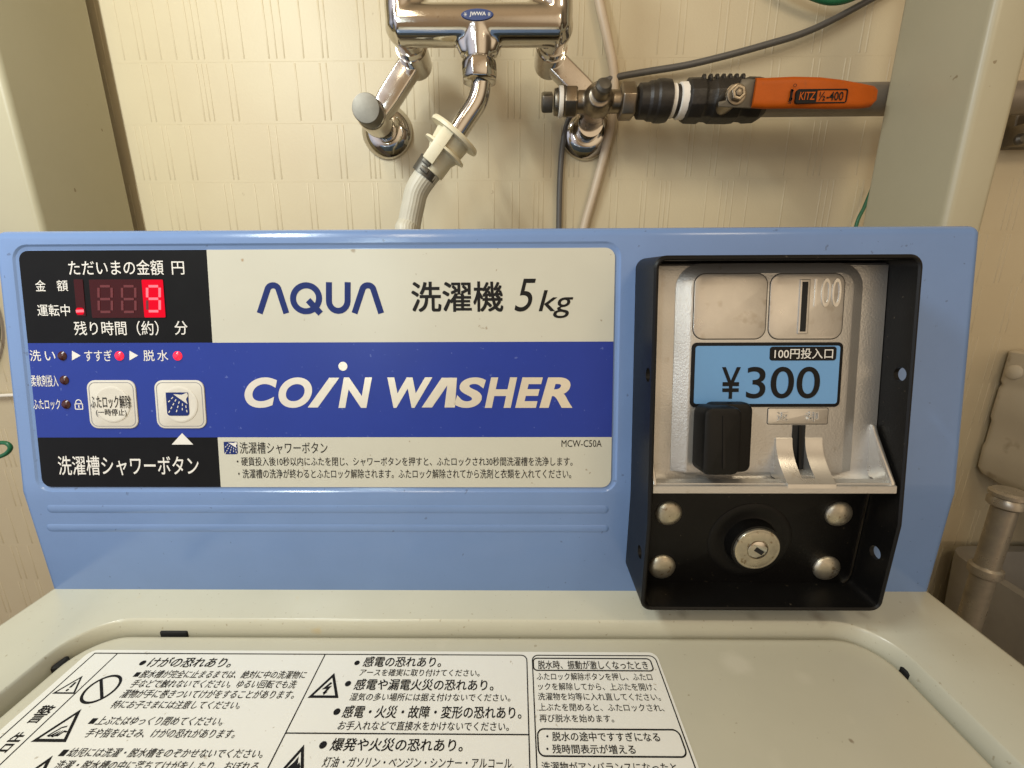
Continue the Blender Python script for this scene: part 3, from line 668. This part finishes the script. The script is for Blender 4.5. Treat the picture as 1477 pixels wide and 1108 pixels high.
ch.loft([[B(x, a, h) for a, h in br] for x in (cs0, cs1)])
ch.build('return_chute', M['zincs'], plate, sharp=40)
zsl = uz(1150, 613, H2)[1]
MB().loft([[B(x, a, h) for a, h in ((zsl, .0165), (zsl, H2+.0003), (zc1+.002, H2+.0003), (zc1+.002, .0165))] for x in (cs0, cs1)]).build('return_slot', M['dark'], plate)  # black strip between the cheeks, painted as the slot's inner shade
MB().loft([[B(x, a, h) for a, h in ((zsl-.0005, .0170), (zsl-.0005, H2+.0008), (cz+.001, H2+.0025), (cz+.001, .0170))] for x in ((cs0+cs1)/2-.0004, (cs0+cs1)/2+.0008)]).build('return_blade', M['knob'], plate)
# triangular end cheeks of the shelf
gz = uz(1263, 612, H1)[1]
cxr = PU(.031).px(1294, 706)[0]
for xa, xb in ((cxr-.0022, cxr), (pxl, pxl+.0020)):
    gs = MB()
    gs.loft([[B(x, a, h) for a, h in ((gz, H1-.003), (gz, H1+.0012), (gz-.004, H1+.003), (zs+.001, .0302), (zs-.002, .0302), (zs-.002, H1-.003))] for x in (xa, xb)])
    gs.build('shelf_cheek', M['zincs'], plate, bevel=.0007, seg=2)
# black turning handle
PKa, PKb = PU(.026), PU(.035)
kb = MB(); slab(kb, PKa, PKa.bb(1021, 581.5, 1086.5, 683), .004, -.0092, 0, .0024)
slab(kb, PKb, PKb.bb(1015, 588, 1071, 687), .004, -.012, 0, .0022)
kn = kb.build('return_handle', M['knob'], ws, sharp=40)
k0 = PKb.px(1044, 600); k1 = PKb.px(1044, 676); stroke(MB(), PKb, [k0, k1], .0012, -.0004, .00035).build('handle_seam', M['knob'], kn)
# lock plate
HLK = .013; PK = PL(HLK)
la0 = bxl+TK+.0006; la1 = PK.px(1246, 740)[0]; lb1 = zs-.0050; lb0 = PK.px(1090, 845)[1]
lkp = slab(MB(), PK, (la0, lb0, la1, lb1), (.009, .0006, .003, .003), -.011, 0, .0005).build('lock_plate', M['frame'], ws)
edge = [(la1+.0001, lb1-.001), (la1+.0001, lb0+.009)] + [(la1-.009+.0091*math.cos(R(-t)), lb0+.009+.0091*math.sin(R(-t))) for t in range(10, 71, 10)]
stroke(MB(), PK, edge, .0007, -.0012, .0004).build('bare_edge', M['nickel'], lkp)
for (x, y) in ((967, 743), (1212, 744), (957.5, 820), (1194.5, 822)):
    c = PK.P(x-3, y-3); r_ = 19.3*mpp(c)
    MB().lathe(c, (0, -1, 0), [(-.001, r_), (.0004, r_), (.0012, r_*.93), (.0021, r_*.74), (.0027, r_*.45), (.0029, r_*.15), (.0029, 0)], 28).build('rivet', M['rivet'], lkp)
c = PK.P(1081, 780); r_ = 60*mpp(c)
lkc = MB().lathe(c, (0, -1, 0), [(-.001, r_), (.0002, r_), (.0006, r_*.96), (.0008, r_*.88), (.0006, r_*.80), (.0004, r_*.66), (.0006, r_*.62), (.0066, r_*.58), (.0068, r_*.5)], 56).build('lock_barrel', M['frame'], ws)
fr = 33*mpp(c)*.965
MB().lathe(c, (0, -1, 0), [(.004, fr), (.0072, fr), (.0078, fr*.97), (.0080, fr*.92), (.0079, fr*.88), (.0080, fr*.86), (.0080, fr*.47), (.0073, fr*.46), (.0074, fr*.43), (.0072, 0)], 56).build('lock_face', M['rivet'], lkc)
cf = c+V((0, -.0078, 0)); dr = V((.84, 0, -.54)); up_ = V((.54, 0, .84))
MB().lathe(c, (0, -1, 0), [(.0070, fr*.42), (.0082, fr*.42), (.0086, fr*.36)], 32).build('lock_core', M['chrome'], lkc)
cf = c+V((0, -.0085, 0))
MB().box(cf+dr*.0006, .0050, .0006, .0024, (dr, V((0, 1, 0)), up_)).build('keyhole', M['dark'], lkc)

# ================================================================== posts
def post(name, xin_px, far, near, side, label):
    YF, YN = (.222 if side > 0 else .276), None
    xf = W_(*far, YF).x; d = FWD + RIGHT*((near[0]-IW/2)/FPX) - UP*((near[1]-IH/2)/FPX)
    p = CAM + d*((xf-CAM.x)/d.x); YN = p.y
    wd = (W_(1421, 325, YN).x-xf if side > 0 else -.05)
    x0, x1 = sorted((xf, xf+wd))
    o = MB().loft([[V((a, b, zz)) for a, b in rrect(x0, YN, x1, YF, .0055, 6)] for zz in (FLOOR, 1.0)]).build(name, M['post'])
    tag(o, label, 'post', 'cream steel posts beside the washer'); return o
post('post', 0, (196.5, 328), (59, 328), -1, 'cream painted post left of the faucet, its inner side in shade')
post('post', 0, (1240.5, 325), (1362, 325), 1, 'cream painted post right of the orange valve lever, light scuffs on its side')

# ================================================================== faucet
YB, YC = YW-.088, YW-.046
fa = thing('faucet', 'chrome two-leg wall faucet with round blue emblem above the blue panel', 'faucet', W_(690, 190, YW))
ra = .0146
body = MB()
pL, pR = W_(581, 37, YB), W_(801, 37, YB); pT = pL+V((0, 0, .10)); pU = pR+V((0, 0, .10))
body.tube([pL-V((.004, 0, 0)), pR+V((.004, 0, 0))], ra*1.02, 28)
for p, u, s in ((pL, pT, -1), (pR, pU, 1)):
    body.tube([p-V((0, 0, .004)), p+V((0, 0, .01)), u], [ra*.95, ra*.98, ra*.92], 28)
    body.lathe(p-V((0, 0, 0)), (0, 1, 0), [(-.013, .004), (-.010, .010), (0, ra*1.05), (.02, ra*.92), (.028, ra*.9)], 28)
    # inner fillet where the riser meets the bar
    body.tube([p+V((-s*.006, 0, .020)), p+V((-s*.011, 0, .013)), p+V((-s*.02, 0, .006))], [.010, .010, .010], 16)
cT = W_(690, 37, YB)
body.tube([cT, cT-V((0, 0, .016)), cT-V((0, 0, .026))], [.0150, .0136, .0118], 28)
body.tube([cT+V((-.020, 0, -.003)), cT+V((-.012, 0, -.010)), cT+V((-.008, 0, -.02))], [.009, .009, .008], 14)
body.tube([cT+V((.020, 0, -.003)), cT+V((.012, 0, -.010)), cT+V((.008, 0, -.02))], [.009, .009, .008], 14)
body.build('faucet_body', M['chrome'], fa, sharp=60, mods=remesh(.0011, 10))
# nut and spout
nb = cT-V((0, 0, .0255))
MB().lathe(nb, (0, 0, -1), [(0, .0118), (.001, .0148), (.004, .0158), (.0125, .0158), (.0155, .0150), (.017, .0125), (.018, .0092)], 8, .3).build('spout_nut', M['chrome'], fa, sharp=30, bevel=.0008, seg=2)
sp = curve([nb-V((0, 0, .012)), W_(693, 102, YB), W_(694, 122, YB), W_(688, 147, YB), W_(671, 174, YB), W_(656, 197, YB)], 8)
MB().tube(sp, .0087, 28).build('spout', M['chrome'], fa)
# emblem
PE = PY(YB-ra*1.02); ec = PE.px(688.5, 21.5); ew, eh = 23.5*mpp(PE.P(688, 22)), 7.4*mpp(PE.P(688, 22))
eb = MB().loft([[PE.pt(ec[0]+ew*s*math.cos(2*math.pi*k/36), ec[1]+eh*s*math.sin(2*math.pi*k/36), h) for k in range(36)] for s, h in ((1, -.009), (1, .0002), (.95, .0007))]).build('emblem', M['emblem'], fa)
t_ = MB(); text(t_, PE, 'JWWA', (ec[0]-ew*.48, ec[1]-eh*.42, ec[0]+ew*.52, ec[1]+eh*.42), .00085, .02, .1, px=False)
for s in (-1, 1):
    for k in range(6): stroke(t_, PE, [(ec[0]+s*ew*.73+(-s*.0 if s < 0 else 0), ec[1]), (ec[0]+s*ew*.73+ew*.10*math.cos(k*math.pi/3), ec[1]+eh*.36*math.sin(k*math.pi/3))], .0003, .0007, .00085)
t_.build('emblem_lettering', M['white'], eb)
# left crank
def crank(Aq, Bq, name):
    A_, B_ = W_(*Aq, YC), W_(*Bq, YC); d = (B_-A_).normalized(); s = d.cross(V((0, 1, 0))).normalized()
    mb = MB(); w = .0098; t = .0072
    mb.loft([[A_+d*k + s*a + V((0, 1, 0))*b for a, b in rrect(-w*q_, -t, w*q_, t, .0022, 4)] for k, q_ in ((-.004, .9), (.012, 1.0), ((B_-A_).length*.7, 1.0), ((B_-A_).length+.004, .85))])
    mb.build(name, M['chrome'], fa, sharp=40)
    return A_, B_
for i, (Aq, Bq, fq) in enumerate((((598, 86), (547, 166), (559, 191)), ((793, 84), (857, 148), (845, 193)))):
    A_, B_ = crank(Aq, Bq, 'faucet_leg')
    pE = (pL, pR)[i]
    st = V((pE.x, YB+.022, pE.z))
    MB().tube([st, st+(A_-st)*.5], [.0128, .0128], 28).tube([st+(A_-st)*.35, A_+V((0, .012, 0))], [.0142, .0142], 28).build('union_sleeve', M['chrome'], fa)
    fp = W_(*fq, YW)
    MB().lathe(fp, (0, -1, 0), [(0, .0268), (.002, .0268), (.0045, .0255), (.009, .0205), (.0115, .0165), (.012, .014)], 48).build('wall_flange', M['chrome'], fa)
    if i == 0:
        q_ = V((fp.x, 0, fp.z))
        MB().lathe(fp, (0, -1, 0), [(.008, .0122), (.030, .0122), (.032, .0145), (.052, .0145), (.054, .0138), (.0545, .0132), (.0555, .0132), (.056, .0126)], 32).build('stop_stem', M['chrome'], fa)
        MB().lathe(fp, (0, -1, 0), [(.054, .0130), (.0672, .0130), (.0682, .0125), (.0683, .0118), (.0684, 0)], 32).build('stem_cap', M['capm'], fa)
    else:
        RB = fp
        MB().lathe(fp, (0, -1, 0), [(.008, .0122), (.032, .0122)], 32).build('stop_stem', M['chrome'], fa)

# ================================================================== water pipe with tee and ball valve
YT = YW-.048
wp = thing('water_pipe', 'grey water pipe with brass tee, black fittings and orange lever valve, behind right post', 'pipe', W_(1000, 142, YT))
tcn = W_(861, 147, YT); X = V((1, 0, 0))
def xat(px_): return W_(px_, 145, YT).x-tcn.x
tee = MB()
tee.tube([tcn+X*xat(826), tcn+X*xat(897)], .0098, 24)
tee.lathe(tcn+V((0, .024, 0)), (0, -1, 0), [(0, .0135), (.012, .0140), (.026, .0150), (.034, .0135), (.040, .010)], 24)
kx = W_(871, 124, YT-.022)-tcn
tee.tube([tcn+V((0, -.004, .0)), tcn+kx*.7, tcn+kx], [.0115, .0090, .0072], 20)
tee.build('tee_body', M['nickel'], wp, sharp=60, mods=remesh(.0010, 6))
MB().lathe(tcn+kx*1.0, (.1, -.95, .3), [(-.003, .0072), (.001, .0072), (.0034, .0052), (.0042, 0)], 20).build('drain_knob', M['capm'], wp)
MB().lathe(tcn+X*xat(813), X, [(0, .0130), (.001, .0140), (.011, .0140), (.0125, .0126)], 6, .52).build('hex_nut', M['nickel'], wp, bevel=.0006, seg=2, sharp=30)
MB().lathe(tcn+X*xat(805.5), X, [(0, .0132), (.0042, .0132)], 28).build('sealing_washer', M['washer'], wp, bevel=.0006)
pq = tcn+X*xat(785)
MB().lathe(tcn+X*xat(781), X, [(0, .0088), (.0012, .0100), (.0105, .0100)], 4, .60).lathe(tcn+X*xat(799), X, [(0, .011), (.004, .0118)], 20).build('square_plug', M['steel'], wp, bevel=.0008, seg=2)
MB().lathe(tcn+X*xat(893), X, [(0, .0135), (.0016, .0160), (.0125, .0160), (.0145, .0140)], 6, .2).build('hex_nut', M['nickel'], wp, bevel=.0007, seg=2, sharp=30)
def xs_(px_): return xat(px_)
MB().lathe(tcn, X, [(xs_(918), .0120), (xs_(921), .0148), (xs_(932), .0150), (xs_(936), .0165), (xs_(943), .0168), (xs_(946), .0180), (xs_(954), .0182), (xs_(963), .0175), (xs_(967), .013)], 18).build('insulated_union', M['blackr'], wp, sharp=25)
MB().lathe(tcn, X, [(xs_(963), .0128), (xs_(966), .0145), (xs_(971), .0143), (xs_(972), .0125)], 24).build('sealing_tape', M['washer'], wp)
MB().lathe(tcn, X, [(xs_(970), .0130), (xs_(974), .0138), (xs_(979), .0135)], 24).build('threaded_nipple', M['blackr'], wp)
MB().lathe(tcn, X, [(xs_(976), .0130), (xs_(978), .0152), (xs_(987), .0155), (xs_(990), .013)], 24).build('sealing_tape', M['washer'], wp)
vb = MB().lathe(tcn, X, [(xs_(985), .014), (xs_(989), .0188), (xs_(1008), .0192), (xs_(1012), .0175), (xs_(1020), .0178), (xs_(1024), .0192), (xs_(1050), .0195), (xs_(1060), .0190), (xs_(1063), .0178), (xs_(1070), .0180), (xs_(1075), .0192), (xs_(1090), .0188), (xs_(1100), .0150)], 10, .3)
for k in range(7): vb.tube([tcn+X*xs_(1004+9*k)+V((0, -.010, .0142)), tcn+X*xs_(1008+9*k)+V((0, -.010, .0142))], .0042, 10)
vb.build('valve_body', M['blackr'], wp, sharp=25, bevel=.0008, seg=2)
MB().tube([tcn+X*xs_(1085)+V((0, .0, 0)), tcn+X*.62], .0136, 28).build('pipe_run', M['pipe'], wp)
# lever
YV = YT-.034; PV = PY(YV)
MB().lathe(PV.P(1060, 136), (0, 1, 0), [(.0, .008), (.034, .009)], 20).build('valve_stem', M['nickel'], wp)
mk = MB(); h0, h1 = -.0012, .0006
poly(mk, PV, [PV.px(*p) for p in ((1036, 147), (1047, 145), (1048, 131), (1056, 124), (1067, 122), (1070, 114), (1094, 114.5), (1083, 156), (1036, 154))], h0, h1)
mk.build('lever_plate', M['capm'], wp, bevel=.0004, seg=2)
nc = PV.P(1061.5, 137)
MB().lathe(nc, (0, -1, 0), [(0, .0084), (.002, .0084), (.0022, .0070)], 24).lathe(nc, (0, -1, 0), [(.001, .0066), (.0055, .0066), (.006, .006), (.006, .0036), (.0052, .0035), (.0066, .003), (.0068, 0)], 6).build('lever_nut', M['nickel'], wp, bevel=.0003, seg=2, sharp=30)
topl = [(1090, 112.5), (1105, 112.5), (1140, 113.5), (1175, 115.5), (1205, 119), (1235, 123.5), (1254, 126.5), (1259.5, 131)]
botl = [(1083, 156), (1105, 157.5), (1140, 159), (1175, 160.5), (1205, 160.8), (1235, 159.5), (1250, 157), (1257, 150)]
lv = MB(); lo = []
for (a, b), off in zip(zip(topl, botl), (0, 0, .0035, .005, .005, .004, .003, .002)):
    p, r_ = PV.P(*a), PV.P(*b); m_ = (p+r_)/2; hv = (p-r_)/2; N_ = V((0, -1, 0))
    th = .0032
    lo.append([m_ + hv*math.cos(an)*(1 if abs(math.cos(an)) > .7 else 1) + N_*(off+th*max(-1, min(1, 1.6*math.sin(an)))) for an in [2*math.pi*k/24 for k in range(24)]])
lv.loft(lo)
lev = lv.build('valve_lever', M['orange'], wp, sharp=50)
PVn = PY(YV-.005-.0032-.0002); tl_ = MB()
ring(tl_, PVn, PVn.bb(1148, 128.5, 1222, 149), .002, .0008, -.0016, .0004)
slab(tl_, PVn, PVn.bb(1149, 129, 1178, 148.5), .0015, -.0016, .0003)
text(tl_, PVn, '½-400', (1181, 132.5, 1216, 145.5), .0004, .01)
stroke(tl_, PVn, [PVn.px(1143, 129), PVn.px(1141, 145)], .0011, -.0016, .0003)
for p in ((1143, 131), (1141, 143)): disc(tl_, PVn, PVn.px(*p), .0016, -.0016, .0003, 3)
text(tl_, PVn, 'S', (1136, 146, 1141, 150), .0003, .01); text(tl_, PVn, 'O', (1144, 121, 1149, 126), .0003, .01)
tl_.build('lever_print', M['ink'], lev)
t_ = MB(); text(t_, PVn, 'KITZ', (1152.5, 133, 1175.5, 144.5), .00055, .01, .1); t_.build('lever_lettering', M['orange'], lev)

# ================================================================== inlet hose
YH = YB
ho = thing('inlet_hose', 'cream ribbed water hose clamped under the chrome spout, running down behind the panel', 'hose', W_(590, 326, YH))
hs = W_(660, 190, YH); he = W_(612, 262, YH); hd = (he-hs).normalized()
def hp(px_, py_): return (W_(px_, py_, YH)-hs).dot(hd)
t0 = hp(653, 195)
pr_ = [(t0-.004, .0098), (t0-.003, .0225), (t0-.0012, .0235), (t0+.0012, .0232), (t0+.0022, .0160), (t0+.012, .0150), (t0+.0135, .0195), (t0+.0155, .0200), (t0+.017, .0145), (t0+.022, .0122), (t0+.036, .0116), (t0+.037, .009)]
MB().lathe(hs, hd, pr_, 40).build('hose_coupling', M['cream2'], ho, sharp=30)
sd = hd.cross(V((0, 1, 0))).normalized(); fr_ = V((0, -1, 0))
lc0, lc1 = W_(652, 181, YH-.018), W_(617, 232, YH-.018)
ld = (lc1-lc0); MB().box((lc0+lc1)/2, ld.length, .0035, .0105, (ld.normalized(), V((0, 1, 0)), ld.normalized().cross(V((0, 1, 0))))).build('coupling_latch', M['cream2'], ho, bevel=.0008, seg=2)
pts = curve([he-hd*.022, W_(604, 270, YH), W_(596, 296, YH), W_(590, 330, YH), W_(588, 380, YH-.005), V((W_(588, 380, YH).x, YH, -.1))], 8)
lo = []; nrm = None
for i, p in enumerate(pts):
    t = (pts[min(i+1, len(pts)-1)]-pts[max(0, i-1)]).normalized()
    nrm = V((0, -1, 0)) if nrm is None else nrm
    nrm = (nrm-t*nrm.dot(t)).normalized(); bn = t.cross(nrm)
    lo.append([p+(nrm*math.cos(2*math.pi*k/72)+bn*math.sin(2*math.pi*k/72))*(.0102+(.0002 if k % 3 else -.0002)) for k in range(72)])
MB().loft(lo).build('hose_tube', M['hose'], ho, sharp=70)
cl = W_(617, 246, YH)
c0 = cl-hd*.008
clm = MB().lathe(c0, hd, [(0, .0108), (0, .0118), (.0145, .0118), (.0145, .0108)], 32)
clm.build('hose_clamp', M['capm'], ho, sharp=30)
for k in (-.0035, .0025):
    MB().box(cl+fr_*.0122+hd*(-.0005)+sd*(k*.3)+hd*(k), .004, .0026, .0078, (hd, V((0, 1, 0)), sd)).build('clamp_lug', M['capm'], ho, bevel=.0008, seg=2)

# ================================================================== cables
def cable(name, pts, r_, m, label, cat, n=8):
    o = MB().tube(curve(pts, n), r_, 12).build(name, M[m]); tag(o, label, cat); return o
w = lambda x, y, yy: W_(x, y, yy)
g0 = YW-.006
cable('grey_cable', [w(1300, -25, g0), w(1180, 39, g0-.004), w(1100, 66, g0-.006), (w(1000, 92, g0-.006)), w(930, 104, g0-.004), w(885, 113, g0-.004), w(850, 130, g0-.002), w(824, 165, g0-.001), w(813, 200, g0), w(808, 250, g0), w(806, 330, g0), w(806, 420, g0)], .0031, 'grey',
      'thin dark grey cable sweeping over the water pipe and dropping down the wall', 'cable')
cable('white_cable', [w(858, -30, g0), w(866, 10, g0-.001), w(876, 55, g0-.002), w(885, 105, g0-.003), w(884, 165, g0-.003), w(872, 220, g0-.002), w(856, 280, g0), w(842, 330, g0), w(830, 400, g0)], .0046, 'wcable',
      'pale beige cable hanging down the wall behind the pipe tee', 'cable')
cable('green_wire', [w(1120, -30, g0-.01), w(1165, -8, g0-.01), w(1200, 2, g0-.01), w(1235, -6, g0-.01), w(1270, -30, g0-.01)], .0033, 'green',
      'green wire loop at the top edge above the grey cable and orange lever', 'wire')
cable('green_wire', [w(1262, 262, g0-.006), w(1247, 298, g0-.006), w(1236, 322, g0-.006), w(1226, 370, g0-.006)], .0018, 'green',
      'short green wire end peeping out beside the right post above the panel', 'wire')
cable('green_wire', [w(-40, 645, .2), w(-10, 640, .2), w(8, 639, .2), w(15, 646, .2), w(8, 655, .2), w(-10, 661, .2), w(-40, 663, .2)], .0021, 'green',
      'green wire loop hanging left of the blue panel', 'wire')
cable('pale_tube', [w(-40, 570, g0), w(-5, 571, g0), w(20, 570, g0), w(60, 571, g0)], .0022, 'washer', 'thin pale cable running level along the wall left of the blue panel', 'cable')
cable('dark_cable', [w(-30, 410, g0), w(-10, 440, g0), w(-3, 475, g0), w(-6, 505, g0), w(-20, 540, g0)], .0022, 'grey', 'dark cable bulging into view left of the black display field', 'cable')

# ================================================================== right-hand corner: bracket, basin, drain, tub
br_t = thing('wall_bracket', 'dark steel bracket with a screw on the wall right of the right post', 'bracket', W_(1480, 170, YW))
a = W_(1463, 120, YW); b = W_(1466, 217, YW)
MB().box(((a.x+.03), YW-.006, (a.z+b.z)/2), .06, .012, a.z-b.z).box((a.x+.03, YW-.015, b.z+.010), .062, .018, .020).build('bracket_plate', M['steel'], br_t, bevel=.002)
MB().lathe(W_(1471, 201, YW-.024), (0, -1, 0), [(-.001, .0055), (.001, .0052), (.003, .003), (.0032, 0)], 20).build('bracket_screw', M['capm'], br_t)

bs = thing('wash_basin', 'stained beige washbasin with metal drain pipe at right edge beside the blue panel', 'basin', W_(1477, 700, YW-.1))
xb0 = W_(1444, 504, YW).x; ztop = W_(1444, 504, YW).z
def zz_(y): return W_(1425, y, YW).z
lo = []
for (yy, ins) in ((504, .002), (506, 0), (547, 0), (552, .0014), (557, .0002), (598, 0), (603, .0013), (634, .0013), (640, .0005), (668, .001), (676, .004), (690, .022), (704, .060), (716, .12)):
    lo.append([V((p, q_, zz_(yy))) for p, q_ in rrect(xb0+ins, YW-.34+ins*1.2, xb0+.46-ins, YW-.002-ins*.4, .012+ins*.9, 8)])
MB().loft(lo).build('basin_bowl', M['porc'], bs, sharp=50)
sc_p = W_(1450, 537, YW-.02); MB().lathe((xb0, sc_p.y, sc_p.z), (-1, 0, 0), [(-.002, .009), (.002, .0085), (.004, .006), (.0045, 0)], 24).build('basin_cap', M['porc'], bs)
YD = YW-.13; dp = W_(1453, 722, YD)
def dz(y): return PY(YD).px(1430, y)[1]
MB().lathe((dp.x, YD, dz(708)), (0, 0, -1), [(0, .012), (.002, .0145), (.005, .0145), (.007, .0122), (.010, .0140), (.015, .0140), (.018, .010)], 32).build('drain_collar', M['drain'], bs)
MB().tube([(dp.x, YD, dz(722)), (dp.x, YD, FLOOR)], .0098, 28).build('drain_pipe', M['drain'], bs)
MB().lathe((dp.x, YD, dz(815)), (0, 0, -1), [(0, .0105), (.002, .0128), (.006, .0132), (.010, .0128), (.012, .0105)], 32).build('drain_ring', M['drain'], bs)

tb = MB(); tx0 = W_(1378, 800, YW-.03).x; tz = W_(1378, 800, YW-.03).z
def tl2(i, zz): return [V((p, q_, zz)) for p, q_ in rrect(tx0+i, YW-.40+i, tx0+.55-i, YW-.012-i, .03, 6)]
tb.loft([tl2(.03, FLOOR+.001), tl2(.0, tz-.01), tl2(.0, tz), tl2(.012, tz), tl2(.016, tz-.01), tl2(.04, tz-.22)])
o = tb.build('plastic_tub', M['tub'], sharp=40); tag(o, 'grey plastic tub on the floor around the basin drain pipe', 'tub')

bpy.data.objects.remove(FO)
